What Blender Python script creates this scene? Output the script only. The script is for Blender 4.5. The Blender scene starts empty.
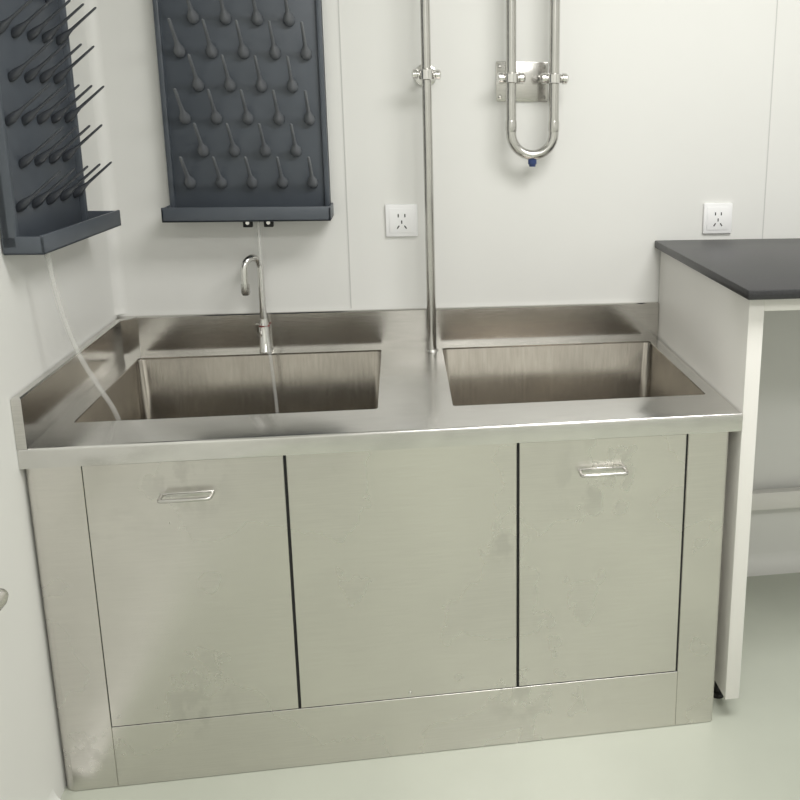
import bpy, bmesh, math
from mathutils import Vector, Matrix
scene=bpy.context.scene
scene.view_settings.view_transform='Standard'

# ------------------------------------------------------------------ materials
def mat(name,col,rough=0.5,metal=0.0,noise=None,bump=0.0,bscale=50,spec=0.5,stretch=(1,1,1),rvar=0.0,trans=0.0,alpha=1.0,coat=0.0):
    m=bpy.data.materials.new(name); m.use_nodes=True
    nt=m.node_tree; b=nt.nodes['Principled BSDF']
    b.inputs['Base Color'].default_value=(*col,1); b.inputs['Roughness'].default_value=rough
    b.inputs['Metallic'].default_value=metal; b.inputs['Specular IOR Level'].default_value=spec
    b.inputs['Transmission Weight'].default_value=trans; b.inputs['Alpha'].default_value=alpha
    b.inputs['Coat Weight'].default_value=coat
    tc=nt.nodes.new('ShaderNodeTexCoord')
    if noise:
        sc,amt=noise
        n=nt.nodes.new('ShaderNodeTexNoise'); n.inputs['Scale'].default_value=sc; n.inputs['Detail'].default_value=5
        nt.links.new(tc.outputs['Object'],n.inputs['Vector'])
        r=nt.nodes.new('ShaderNodeMapRange'); r.inputs['From Min'].default_value=0.3; r.inputs['From Max'].default_value=0.7
        r.inputs['To Min'].default_value=1-amt; r.inputs['To Max'].default_value=1+amt*0.4
        nt.links.new(n.outputs['Fac'],r.inputs['Value'])
        mx=nt.nodes.new('ShaderNodeVectorMath'); mx.operation='SCALE'; mx.inputs[0].default_value=col
        nt.links.new(r.outputs['Result'],mx.inputs['Scale']); nt.links.new(mx.outputs['Vector'],b.inputs['Base Color'])
        if rvar:
            r2=nt.nodes.new('ShaderNodeMapRange'); r2.inputs['From Min'].default_value=0.3; r2.inputs['From Max'].default_value=0.7
            r2.inputs['To Min'].default_value=rough-rvar; r2.inputs['To Max'].default_value=rough+rvar
            nt.links.new(n.outputs['Fac'],r2.inputs['Value']); nt.links.new(r2.outputs['Result'],b.inputs['Roughness'])
    if bump:
        mp=nt.nodes.new('ShaderNodeMapping'); mp.inputs['Scale'].default_value=stretch
        nt.links.new(tc.outputs['Object'],mp.inputs['Vector'])
        n2=nt.nodes.new('ShaderNodeTexNoise'); n2.inputs['Scale'].default_value=bscale; n2.inputs['Detail'].default_value=3
        nt.links.new(mp.outputs['Vector'],n2.inputs['Vector'])
        bp=nt.nodes.new('ShaderNodeBump'); bp.inputs['Strength'].default_value=bump; bp.inputs['Distance'].default_value=0.002
        nt.links.new(n2.outputs['Fac'],bp.inputs['Height']); nt.links.new(bp.outputs['Normal'],b.inputs['Normal'])
    return m
def steel(name,col,rough,streak,blotch,samt=0.05,bamt=0.10,smudge=0.0,bump=0.03,spots=()):
    """brushed stainless: fine stretched grain + broad roughness blotches + optional glove / adhesive smudges"""
    m=bpy.data.materials.new(name); m.use_nodes=True
    nt=m.node_tree; b=nt.nodes['Principled BSDF']; N=nt.nodes.new; K=nt.links.new
    b.inputs['Metallic'].default_value=1.0
    tc=N('ShaderNodeTexCoord')
    def noise(scale,stretch=(1,1,1),det=4):
        mp=N('ShaderNodeMapping'); mp.inputs['Scale'].default_value=stretch; K(tc.outputs['Object'],mp.inputs['Vector'])
        n=N('ShaderNodeTexNoise'); n.inputs['Scale'].default_value=scale; n.inputs['Detail'].default_value=det
        K(mp.outputs['Vector'],n.inputs['Vector']); return n.outputs['Fac']
    def rng(x,a,bb,c,d):
        r=N('ShaderNodeMapRange'); r.inputs['From Min'].default_value=a; r.inputs['From Max'].default_value=bb
        r.inputs['To Min'].default_value=c; r.inputs['To Max'].default_value=d; K(x,r.inputs['Value']); return r.outputs['Result']
    def op(o,a,bb):
        q=N('ShaderNodeMath'); q.operation=o; K(a,q.inputs[0]); K(bb,q.inputs[1]); return q.outputs[0]
    g=noise(14,streak,3); bl=noise(blotch,(1,1,1),5)
    v=op('MULTIPLY',rng(g,0.3,0.7,1-samt,1+samt),rng(bl,0.3,0.7,1-bamt,1+bamt*0.5))
    rr=rng(bl,0.3,0.7,rough+0.06,rough-0.05)
    if smudge:
        s=op('MULTIPLY',rng(noise(11,(1,1,1),7),0.57,0.64,0.0,1.0),rng(noise(2.6,(1,1,1),2),0.54,0.64,0.0,0.5))
        fine=rng(noise(26,(1,1,0.7),6),0.47,0.58,0.0,1.0)
        for c,rad in spots:      # water / glove marks where the doors are handled
            d=N('ShaderNodeVectorMath'); d.operation='DISTANCE'; K(tc.outputs['Object'],d.inputs[0]); d.inputs[1].default_value=c
            s=op('MAXIMUM',s,op('MULTIPLY',rng(d.outputs['Value'],rad*0.35,rad,1.0,0.0),fine))
        v=op('MULTIPLY',v,rng(s,0,1,1.0,1-smudge)); rr=op('ADD',rr,rng(s,0,1,0,0.06))
    mx=N('ShaderNodeVectorMath'); mx.operation='SCALE'; mx.inputs[0].default_value=col
    K(v,mx.inputs['Scale']); K(mx.outputs['Vector'],b.inputs['Base Color']); K(rr,b.inputs['Roughness'])
    bp=N('ShaderNodeBump'); bp.inputs['Strength'].default_value=bump; bp.inputs['Distance'].default_value=0.002
    K(noise(40,streak,3),bp.inputs['Height']); K(bp.outputs['Normal'],b.inputs['Normal'])
    return m
M={}
M['wall']=mat('wall_panel_paint',(0.79,0.79,0.76),0.42,noise=(1.5,0.02))
M['floor']=mat('epoxy_floor',(0.53,0.555,0.475),0.24,noise=(2.5,0.07),bump=0.05,bscale=8)
M['ceil']=mat('ceiling_paint',(0.8,0.8,0.79),0.7)
M['seam']=mat('panel_seam',(0.60,0.60,0.58),0.5)
M['steel']=steel('brushed_steel',(0.685,0.665,0.63),0.27,(1,1,22),2.2,0.025,0.09,0.10,
    spots=[((0.30,-0.70,0.71),0.11),((1.18,-0.70,0.66),0.13),((0.955,-0.70,0.52),0.06),((0.28,-0.70,0.19),0.10),((1.0,-0.70,0.12),0.09),((0.07,-0.70,0.10),0.08)])
M['steel_top']=steel('brushed_steel_top',(0.70,0.69,0.67),0.19,(1,24,1),3.0,0.05,0.10)
M['steel_spl']=steel('brushed_steel_splash',(0.63,0.615,0.59),0.17,(1,1,20),4.0,0.06,0.20,0.0,0.05)
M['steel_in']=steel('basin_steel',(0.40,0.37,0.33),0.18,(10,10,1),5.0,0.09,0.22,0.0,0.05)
M['chrome']=mat('polished_steel',(0.74,0.73,0.71),0.14,1.0,noise=(20,0.05))
M['pipe']=mat('satin_pipe',(0.60,0.59,0.565),0.24,1.0,noise=(12,0.08))
M['gap']=mat('dark_gap',(0.012,0.012,0.012),0.8)
M['rack']=mat('grey_polypropylene',(0.083,0.096,0.115),0.40,noise=(10,0.1))
M['rackd']=mat('peg_polypropylene',(0.155,0.165,0.180),0.25)
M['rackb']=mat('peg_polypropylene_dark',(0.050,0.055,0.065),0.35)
M['black']=mat('black_epoxy_resin',(0.030,0.030,0.033),0.36,noise=(200,0.3))
M['cream']=mat('powder_coat_cream',(0.80,0.785,0.745),0.4,noise=(3,0.02))
M['white']=mat('white_plastic',(0.90,0.90,0.90),0.3)
M['rubber']=mat('black_rubber',(0.02,0.02,0.02),0.6)
M['blue']=mat('blue_cap',(0.025,0.05,0.16),0.35)
M['hose']=mat('clear_pvc_hose',(0.72,0.72,0.69),0.2,alpha=0.32)
M['red']=mat('red_ring',(0.20,0.03,0.03),0.4)

# ------------------------------------------------------------------ helpers
def link(o,parent=None):
    scene.collection.objects.link(o)
    if parent: o.parent=parent
    return o
def empty(name,loc=(0,0,0),rz=0,ry=0):
    e=bpy.data.objects.new(name,None); e.location=loc; e.rotation_euler=(0,ry,rz); e.empty_display_size=0.1
    return link(e)
def finish(me,ang=35):
    me.shade_smooth(); me.set_sharp_from_angle(angle=math.radians(ang))
def from_bm(name,bm,m,parent=None,ang=35):
    bmesh.ops.recalc_face_normals(bm,faces=bm.faces)
    me=bpy.data.meshes.new(name); bm.to_mesh(me); bm.free()
    me.materials.append(M[m]) ; finish(me,ang)
    return link(bpy.data.objects.new(name,me),parent)
def add_box(bm,lo,hi,bev=0.0,seg=2):
    r=bmesh.ops.create_cube(bm,size=1.0); vs=r['verts']
    for v in vs:
        v.co=Vector([(lo[i]+hi[i])/2+v.co[i]*(hi[i]-lo[i]) for i in range(3)])
    if bev:
        es=set(e for v in vs for e in v.link_edges)
        bmesh.ops.bevel(bm,geom=list(es),offset=bev,segments=seg,affect='EDGES',profile=0.5)
def box(name,lo,hi,m,parent=None,bev=0.0,seg=2):
    bm=bmesh.new(); add_box(bm,lo,hi,bev,seg); return from_bm(name,bm,m,parent)
def add_sweep(bm,pts,rad,n=16):
    pts=[Vector(p) for p in pts]
    if not isinstance(rad,(list,tuple)): rad=[rad]*len(pts)
    T=[]
    for i in range(len(pts)):
        a=pts[max(i-1,0)]; b=pts[min(i+1,len(pts)-1)]; T.append((b-a).normalized())
    up=Vector((0,0,1)) if abs(T[0].z)<0.9 else Vector((1,0,0))
    N=(up-T[0]*up.dot(T[0])).normalized(); rings=[]
    for i,p in enumerate(pts):
        if i: 
            q=T[i-1].rotation_difference(T[i]); N=q@N; N=(N-T[i]*N.dot(T[i])).normalized()
        B=T[i].cross(N)
        rings.append([bm.verts.new(p+rad[i]*(math.cos(2*math.pi*k/n)*N+math.sin(2*math.pi*k/n)*B)) for k in range(n)])
    for a,b in zip(rings,rings[1:]):
        for k in range(n): bm.faces.new((a[k],a[(k+1)%n],b[(k+1)%n],b[k]))
    bm.faces.new(rings[0][::-1]); bm.faces.new(rings[-1])
def sweep(name,pts,rad,m,parent=None,n=16,ang=50):
    bm=bmesh.new(); add_sweep(bm,pts,rad,n); return from_bm(name,bm,m,parent,ang)
def catmull(P,k=10):
    P=[Vector(p) for p in P]; Q=[2*P[0]-P[1]]+P+[2*P[-1]-P[-2]]; out=[]
    for i in range(1,len(Q)-2):
        a,b,c,d=Q[i-1:i+3]
        for j in range(k):
            t=j/k; out.append(0.5*((2*b)+(c-a)*t+(2*a-5*b+4*c-d)*t*t+(3*b-a-3*c+d)*t**3))
    out.append(P[-1]); return out
def rrect(x0,y0,x1,y1,r,n=5):
    o=[]
    for cx,cy,a0 in ((x1-r,y1-r,0),(x0+r,y1-r,90),(x0+r,y0+r,180),(x1-r,y0+r,270)):
        for k in range(n+1):
            a=math.radians(a0+90*k/n); o.append((cx+r*math.cos(a),cy+r*math.sin(a)))
    return o
def ring(bm,pts,z): return [bm.verts.new((x,y,z)) for x,y in pts]
def strip(bm,a,b):
    n=len(a)
    for k in range(n): bm.faces.new((a[k],a[(k+1)%n],b[(k+1)%n],b[k]))
def prism(name,prof,axis,a,b,m,parent=None,ang=35):
    """extrude 2-D profile along axis ('x','y','z') from a to b"""
    bm=bmesh.new()
    def P(u,v,t): return {'x':(t,u,v),'y':(u,t,v),'z':(u,v,t)}[axis]
    A=[bm.verts.new(P(u,v,a)) for u,v in prof]; B=[bm.verts.new(P(u,v,b)) for u,v in prof]
    strip(bm,A,B); bm.faces.new(A[::-1]); bm.faces.new(B)
    return from_bm(name,bm,m,parent,ang)

# ------------------------------------------------------------------ room shell
XR,YF,ZC=3.3,-4.2,2.7
XL=-0.0075
box('floor',(-0.1,YF-0.1,-0.1),(XR+0.1,0.1,0.0),'floor')
box('ceiling',(-0.1,YF-0.1,ZC),(XR+0.1,0.1,ZC+0.1),'ceil')
box('wall_back',(-0.1,0.0,0.0),(XR+0.1,0.1,ZC),'wall')
box('wall_left',(-0.1,YF,0.0),(XL,0.0,ZC),'wall')
box('wall_right',(XR,YF,0.0),(XR+0.1,0.0,ZC),'wall')
box('wall_front',(-0.1,YF-0.1,0.0),(XR+0.1,YF,ZC),'wall')
def cove(r,n=8):
    pr=[(0,0)]+[(r-r*math.sin(math.radians(90*k/n)),r-r*math.cos(math.radians(90*k/n))) for k in range(n+1)]
    return pr
# cove skirting on the floor line, cove strip in the wall corner
prism('baseboard_left',[(XL+u,v) for u,v in cove(0.05)],'y',YF,-0.74,'wall')
prism('baseboard_back',[(-u,v) for u,v in cove(0.05)],'x',1.62,XR,'wall')
prism('trim_1',[(XL+u,-v) for u,v in cove(0.028)],'z',0.912,ZC,'wall')
for i,x in enumerate((0.61,1.822)):
    box('trim_%d'%(i+2),(x-0.0015,-0.0012,0.91 if i==0 else 0.06),(x+0.0015,0.0,ZC),'seam')

# ------------------------------------------------------------------ sink cabinet
W,D,H=1.504,0.7016,0.80; ZA=H-0.0425; HS=0.9055
XC=XL+0.0006
cab=empty('stainless_sink_cabinet')
S1=(0.050,-0.557,0.691,-0.052); S2=(0.860,-0.561,1.466,-0.057)
bm=bmesh.new()
e=0.007
outer=[(XC+e,-D+e),(W-e,-D+e),(W-e,-0.001),(XC+e,-0.001)]
def circ(loop):
    v=[bm.verts.new((x,y,H)) for x,y in loop]
    return v,[bm.edges.new((v[i],v[(i+1)%len(v)])) for i in range(len(v))]
vo,eo=circ(outer); h1,e1=circ(rrect(*S1,0.008,3)); h2,e2=circ(rrect(*S2,0.008,3))
bmesh.ops.triangle_fill(bm,use_beauty=True,edges=eo+e1+e2)
prev=vo
for k in range(1,5):
    a=math.radians(90*k/4); off=e*(1-math.sin(a)); z=H-e*(1-math.cos(a))
    cur=ring(bm,[(off+XC,-D+off),(W-off,-D+off),(W-off,-0.001),(off+XC,-0.001)],z); strip(bm,prev,cur); prev=cur
cur=ring(bm,[(XC,-D),(W,-D),(W,-0.001),(XC,-0.001)],ZA); strip(bm,prev,cur)
c2=ring(bm,[(0.02,-D+0.02),(W-0.02,-D+0.02),(W-0.02,-0.02),(0.02,-0.02)],ZA); strip(bm,cur,c2)
for h,S in ((h1,S1),(h2,S2)):
    lo=ring(bm,rrect(*S,0.008,3),H-0.004); strip(bm,h,lo)
from_bm('countertop',bm,'steel_top',cab,30)
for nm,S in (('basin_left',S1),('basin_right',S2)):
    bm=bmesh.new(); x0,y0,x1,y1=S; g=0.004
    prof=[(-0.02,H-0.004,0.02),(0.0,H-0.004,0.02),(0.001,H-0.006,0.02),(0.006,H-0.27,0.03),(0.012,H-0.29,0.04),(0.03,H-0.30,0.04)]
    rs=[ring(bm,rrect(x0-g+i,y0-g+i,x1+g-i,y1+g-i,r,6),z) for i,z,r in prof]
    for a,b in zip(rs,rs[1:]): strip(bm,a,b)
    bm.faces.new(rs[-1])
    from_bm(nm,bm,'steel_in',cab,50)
    cx,cy=(x0+x1)/2,(y0+y1)/2
    sweep(nm+'_strainer',[(cx,cy,H-0.2995),(cx,cy,H-0.296),(cx,cy,H-0.295)],[0.045,0.045,0.03],'chrome',cab,28)
# splashes (profile with folded top lip)
t=0.016
bm=bmesh.new(); c=0.03; tl=t-0.004
prof=[(XC,-D),(tl,-D),(tl,-t-c),(t+c,-t),(W,-t),(W,-0.0005),(XC,-0.0005)]
a=ring(bm,prof,H-0.001); b=ring(bm,prof,HS-0.003)
pin=[(XC+0.003,-D+0.003),(tl-0.003,-D+0.003),(tl-0.003,-t-c-0.001),(t+c+0.001,-t+0.003),(W-0.003,-t+0.003),(W-0.003,-0.0035),(XC+0.003,-0.0035)]
d=ring(bm,pin,HS); strip(bm,a,b); strip(bm,b,d); bm.faces.new(d); bm.faces.new(a[::-1])
from_bm('backsplash',bm,'steel_spl',cab,20)
# carcass with rounded front vertical corners
X0,X1,YB=-0.005,1.477,-D+0.004
R=0.020
pl=[]
for k in range(9):
    q=math.radians(180+90*k/8); pl.append((X0+R+R*math.cos(q),YB+0.003+R+R*math.sin(q)))
r2=0.006
for k in range(4):
    q=math.radians(270+90*k/3); pl.append((X1-r2+r2*math.cos(q),YB+0.003+r2+r2*math.sin(q)))
pl+= [(X1,-0.005),(X0,-0.005)]
bm=bmesh.new(); a=ring(bm,pl,0.0); b=ring(bm,pl,0.455); b2=ring(bm,pl,ZA+0.001); strip(bm,a,b); strip(bm,b,b2); bm.faces.new(a[::-1])
from_bm('carcass',bm,'steel',cab,30)
xs=[0.1065,0.5007,0.9927,1.3775]; ZB=0.1516
yf=YB
# dark reveal behind the doors, and the face panels
box('reveal',(xs[0]-0.002,yf+0.0022,ZB-0.003),(xs[3]+0.002,yf+0.01,ZA),'gap',cab)
box('corner_panel_left',(X0+R,yf,0.001),(xs[0]-0.0012,yf+0.004,ZA),'steel',cab,0.0008,1)
box('corner_panel_right',(xs[3]+0.003,yf,0.001),(X1-r2,yf+0.004,ZA),'steel',cab,0.0008,1)
box('kick_panel',(xs[0]-0.0005,yf,0.001),(xs[3]+0.0022,yf+0.004,ZB-0.0015),'steel',cab,0.0008,1)
box('door_left',(xs[0]+0.0008,yf-0.001,ZB+0.0008),(xs[1]-0.003,yf+0.004,ZA-0.001),'steel',cab,0.001,1)
box('fixed_panel',(xs[1]+0.003,yf,ZB+0.0002),(xs[2]-0.003,yf+0.004,ZA-0.0005),'steel',cab,0.001,1)
box('door_right',(xs[2]+0.003,yf-0.001,ZB+0.0015),(xs[3]-0.003,yf+0.004,ZA-0.001),'steel',cab,0.001,1)
def dhandle(nm,xa,xb,z):
    y=yf-0.001; o=0.028
    P=[(xa,y+0.001,z)]+[(xa,y-o+0.006,z),(xa+0.0015,y-o+0.002,z),(xa+0.006,y-o,z),(xb-0.006,y-o,z),(xb-0.0015,y-o+0.002,z),(xb,y-o+0.006,z),(xb,y+0.001,z)]
    bm=bmesh.new(); add_sweep(bm,P,0.0040,12)
    # shallow backing plate behind the pull
    add_box(bm,(xa-0.004,y-0.0012,z-0.003),(xb+0.004,y+0.001,z+0.006),0.0005,1)
    from_bm(nm,bm,'pipe',cab,50)
dhandle('door_handle_1',0.253,0.353,0.682); dhandle('door_handle_2',1.130,1.233,0.682)
sweep('screw',[(0.745,yf,ZB+0.012),(0.745,yf-0.002,ZB+0.012)],[0.004,0.003],'chrome',cab,12)

# ------------------------------------------------------------------ faucet
fa=empty('gooseneck_faucet')
fx,fy=0.376,-0.034
sweep('body',[(fx,fy,H+0.0003),(fx,fy,H+0.006),(fx,fy,H+0.008),(fx,fy,H+0.075),(fx,fy,H+0.080),(fx,fy,H+0.095)],[0.0165,0.0165,0.0145,0.0145,0.013,0.011],'chrome',fa,24)
dv=Vector((-0.62,-0.78,0)).normalized(); r=0.028
P=[Vector((fx,fy,H+0.09)),Vector((fx,fy,1.0)),Vector((fx,fy,1.037))]
for k in range(1,13):
    q=math.pi*k/12*1.0; P.append(Vector((fx,fy,1.037))+dv*(r-r*math.cos(q))+Vector((0,0,r*math.sin(q)*1.1)))
P.append(P[-1]+Vector((0,0,-0.04)))
sweep('spout',P,0.0092,'chrome',fa,18)
tip=P[-1]
sweep('nozzle',[tip+Vector((0,0,0.004)),tip+Vector((0,0,-0.018)),tip+Vector((0,0,-0.026))],[0.0110,0.0120,0.009],'pipe',fa,18)
sweep('ring',[(fx,fy,H+0.074),(fx,fy,H+0.078)],0.0150,'red',fa,20)
sweep('lever',[(fx,fy,H+0.05),(fx-0.012,fy-0.012,H+0.053),(fx-0.014,fy-0.018,H+0.064),(fx-0.014,fy-0.022,H+0.085)],[0.008,0.007,0.005,0.005],'chrome',fa,12)

# ------------------------------------------------------------------ steel pipes
pp=empty('vertical_steel_pipe')
px,py=0.831,-0.082
sweep('tube',[(px,py,H),(px,py,ZC)],0.0125,'pipe',pp,24)
sweep('foot_ring',[(px,py,H),(px,py,H+0.006)],[0.018,0.015],'pipe',pp,24)
zc=1.548
sweep('wall_flange',[(px,-0.0005,zc),(px,-0.005,zc),(px,-0.008,zc)],[0.030,0.030,0.024],'chrome',pp,28)
sweep('standoff',[(px,-0.006,zc),(px,py+0.008,zc)],0.007,'chrome',pp,16)
sweep('collar',[(px,py,zc-0.014),(px,py,zc-0.012),(px,py,zc+0.012),(px,py,zc+0.014)],[0.016,0.0195,0.0195,0.016],'chrome',pp,24)
for s in (-1,1):
    sweep('clamp_bolt_%d'%(s+2),[(px+s*0.012,py,zc),(px+s*0.022,py,zc),(px+s*0.024,py,zc),(px+s*0.034,py,zc),(px+s*0.038,py,zc)],[0.008,0.008,0.013,0.013,0.007],'chrome',pp,16)

up=empty('steel_pipe_loop')
xa,xb,uy=1.056,1.173,-0.062; rr=(xb-xa)/2; zb=1.398
P=[(xa,uy,ZC),(xa,uy,1.7),(xa,uy,zb+0.02)]
for k in range(0,17):
    q=math.pi*k/16; P.append((xa+rr-rr*math.cos(q),uy,zb-rr*math.sin(q)))
P+=[(xb,uy,zb+0.02),(xb,uy,1.7),(xb,uy,ZC)]
sweep('bent_tube',P,0.0138,'pipe',up,24)
for i,x in enumerate((xa,xb)):
    sweep('joint_%d'%i,[(x,uy,zb+0.004),(x,uy,zb+0.010),(x,uy,zb+0.030),(x,uy,zb+0.034)],[0.0142,0.0152,0.0152,0.0142],'pipe',up,24)
box('wall_plate',(1.022,-0.006,1.482),(1.165,-0.0005,1.588),'steel_spl',up,0.002)
for i,(x,z) in enumerate(((1.032,1.575),(1.155,1.575),(1.032,1.495),(1.155,1.495))):
    sweep('plate_screw_%d'%i,[(x,-0.006,z),(x,-0.009,z)],[0.005,0.003],'chrome',up,12)
zz=1.543
for i,x in enumerate((xa,xb)):
    sweep('pipe_collar_%d'%i,[(x,uy,zz-0.013),(x,uy,zz-0.011),(x,uy,zz+0.011),(x,uy,zz+0.013)],[0.017,0.020,0.020,0.017],'chrome',up,24)
    sweep('bracket_%d'%i,[(x if i==0 else x-0.03,-0.004,zz),(x,uy+0.010,zz)],0.009,'chrome',up,16)
    for s in (-1,1):
        sweep('clamp_knob_%d%d'%(i,s+1),[(x+s*0.014,uy,zz),(x+s*0.021,uy,zz),(x+s*0.023,uy,zz),(x+s*0.033,uy,zz),(x+s*0.038,uy,zz)],[0.009,0.009,0.015,0.015,0.008],'chrome',up,18)
xm=(xa+xb)/2; zl=zb-rr-0.0138
sweep('blue_cap',[(xm,uy,zl+0.003),(xm,uy,zl-0.010),(xm,uy,zl-0.012),(xm,uy,zl-0.017)],[0.012,0.012,0.009,0.009],'blue',up,20)

# ------------------------------------------------------------------ drying racks
def rack(loc,rz,Wd,xe,xo,tray_d,o0,o1,z0=1.172,ztop=2.0,zp=1.256,L=0.125,pm='rackd',slim=1.0,bt=0.022):
    e=empty('pegboard_drying_rack',loc,rz)
    bm=bmesh.new()
    add_box(bm,(0,-bt,z0+0.012),(Wd,-0.0008,ztop),0.003)
    add_box(bm,(0,-bt-0.012,z0+0.012),(0.014,-0.0008,ztop),0.004)
    add_box(bm,(Wd-0.014,-bt-0.012,z0+0.012),(Wd,-0.0008,ztop),0.004)
    add_box(bm,(0,-bt-0.012,ztop-0.016),(Wd,-0.0008,ztop),0.004)
    from_bm('board',bm,'rack',e)
    bm=bmesh.new(); y=-0.02-tray_d
    add_box(bm,(-o0,y,z0),(Wd+o1,-0.001,z0+0.006),0.002)
    add_box(bm,(-o0,y,z0),(Wd+o1,y+0.006,z0+0.038),0.002)
    add_box(bm,(-o0,y,z0),(-o0+0.006,-0.001,z0+0.036),0.002)
    add_box(bm,(Wd+o1-0.006,y,z0),(Wd+o1,-0.001,z0+0.036),0.002)
    from_bm('drip_tray',bm,'rack',e)
    bm=bmesh.new(); dr=Vector((0,-0.76,0.65)).normalized()
    z=zp; row=0
    while z<ztop-0.06:
        for x in (xe if row%2==0 else xo):
            b=Vector((x,-bt+0.002,z))
            prof=[(0,0.010),(0.006,0.0140),(0.016,0.0150),(0.026,0.0125),(0.036,0.008),(0.046,0.0055),(0.08,0.0045),(L-0.003,0.0038),(L,0.002)]
            add_sweep(bm,[b+dr*s for s,_ in prof],[q*slim for _,q in prof],10)
        z+=0.083; row+=1
    from_bm('pegs',bm,pm,e,60)
    return e
r1=rack((0.158,0,0),0,0.410,[0.055,0.133,0.211,0.289,0.367],[0.094,0.172,0.250,0.328],0.098,0.002,0.006)
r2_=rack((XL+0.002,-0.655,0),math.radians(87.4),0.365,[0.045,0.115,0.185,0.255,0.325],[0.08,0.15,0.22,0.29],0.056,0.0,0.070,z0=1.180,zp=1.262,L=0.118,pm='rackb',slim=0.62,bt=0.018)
for i,x in enumerate((0.355,0.408)):
    bm=bmesh.new(); add_box(bm,(x-0.158-0.012,-0.060,1.150),(x-0.158+0.012,-0.045,1.174),0.002)
    from_bm('drain_bracket_%d'%i,bm,'rubber',r1)
    sweep('drain_stub_%d'%i,[(x-0.158,-0.062,1.162),(x-0.158,-0.059,1.162)],0.005,'chrome',r1,10)
# ------------------------------------------------------------------ drain hoses
sweep('drain_hose',catmull([(0.385,-0.075,1.171),(0.386,-0.085,1.10),(0.388,-0.095,1.0),(0.392,-0.105,0.90),(0.40,-0.115,0.80),(0.408,-0.12,0.68),(0.41,-0.125,0.60)]),0.0045,'hose',None,12)
sweep('drain_hose',catmull([(0.044,-0.575,1.179),(0.050,-0.570,1.10),(0.060,-0.560,1.02),(0.076,-0.545,0.94),(0.098,-0.525,0.87),(0.122,-0.508,0.80),(0.135,-0.50,0.72),(0.14,-0.50,0.62)]),0.0052,'hose',None,12)

# ------------------------------------------------------------------ outlets
def outlet(x0,x1,z0,z1):
    e=empty('wall_outlet')
    box('plate',(x0,-0.009,z0),(x1,-0.0005,z1),'white',e,0.003)
    cx,cz=(x0+x1)/2,(z0+z1)/2
    box('face',(cx-0.034,-0.0105,cz-0.034),(cx+0.034,-0.008,cz+0.034),'white',e,0.001)
    def slot(n,x,z,w,h,rot):
        o=box(n,(-w/2,-0.0004,-h/2),(w/2,0.0004,h/2),'rubber',e); o.location=(x,-0.0106,z); o.rotation_euler=(0,rot,0)
    slot('slot_1',cx-0.009,cz+0.014,0.0032,0.009,0); slot('slot_2',cx+0.009,cz+0.014,0.0032,0.009,0)
    slot('slot_3',cx,cz-0.004,0.0032,0.009,0); slot('slot_4',cx-0.010,cz-0.018,0.0032,0.010,0.6); slot('slot_5',cx+0.010,cz-0.018,0.0032,0.010,-0.6)
    return e
outlet(0.713,0.801,1.112,1.202); outlet(1.632,1.720,1.108,1.198)

# ------------------------------------------------------------------ lab table
tb=empty('lab_table')
TX0,TX1=1.487,2.95; TZ=1.09; PB=0.058; TT=0.022
box('tabletop',(TX0,-0.732,TZ-TT),(TX1,-0.002,TZ),'black',tb,0.003)
box('side_panel_left',(1.505,-0.697,PB),(1.541,-0.006,TZ-TT),'cream',tb,0.0015)
box('side_panel_right',(2.88,-0.697,PB),(2.916,-0.006,TZ-TT),'cream',tb,0.0015)
box('front_rail',(1.541,-0.695,1.034),(2.88,-0.672,TZ-TT),'cream',tb,0.0015)
box('back_rail',(1.541,-0.030,1.0),(2.88,-0.006,TZ-TT),'cream',tb,0.0015)
box('lower_beam',(1.541,-0.060,0.235),(2.88,-0.030,0.292),'cream',tb,0.0015)
k=0
for x in (1.523,2.898):
    for y in (-0.60,-0.09):
        sweep('foot_%d'%k,[(x,y,0),(x,y,0.012),(x,y,0.013),(x,y,PB)],[0.017,0.017,0.009,0.009],'rubber',tb,16); k+=1

# ------------------------------------------------------------------ wall rail at the far left
gb=empty('grab_bar')
gz,gx=0.645,0.058
sweep('bar',[(gx,-1.75,gz),(gx,-1.745,gz),(gx,-1.005,gz),(gx,-0.992,gz),(gx,-0.986,gz)],[0.010,0.017,0.017,0.014,0.006],'chrome',gb,24)
for i,y in enumerate((-1.68,-1.08)):
    sweep('post_%d'%i,[(XL+0.0005,y,gz),(0.000,y,gz),(0.001,y,gz),(gx-0.01,y,gz)],[0.028,0.028,0.010,0.010],'chrome',gb,20)

# ------------------------------------------------------------------ ceiling lights
def clight(x,y,w,d,power):
    e=empty('ceiling_light')
    box('frame',(x-w/2-0.02,y-d/2-0.02,ZC-0.03),(x+w/2+0.02,y+d/2+0.02,ZC-0.0005),'white',e,0.003)
    l=bpy.data.lights.new('panel','AREA'); l.shape='RECTANGLE'; l.size=w; l.size_y=d; l.energy=power; l.color=(1.0,0.988,0.972)
    o=bpy.data.objects.new('panel',l); o.location=(x,y,ZC-0.034); link(o,e)
clight(1.7,-1.4,1.2,0.6,36); clight(1.4,-3.2,1.2,0.6,34)
w=bpy.data.worlds.new('world'); scene.world=w; w.use_nodes=True
w.node_tree.nodes['Background'].inputs[0].default_value=(0.9,0.95,1,1); w.node_tree.nodes['Background'].inputs[1].default_value=0.3

# ------------------------------------------------------------------ camera
yaw,pit,rol=-0.1716,0.2276,0.0105
Rm=Matrix.Rotation(yaw,3,'Z')@Matrix.Rotation(math.pi/2-pit,3,'X')@Matrix.Rotation(rol,3,'Z')
cd=bpy.data.cameras.new('camera'); cam=bpy.data.objects.new('camera',cd); link(cam)
cam.matrix_world=Matrix.Translation((0.7529,-2.5105,1.4736))@Rm.to_4x4()
cd.sensor_width=36; cd.lens=891.67/800*36; cd.clip_start=0.05
cd.shift_x=(400-553.27)/800; cd.shift_y=(311.6-400)/800
scene.camera=cam
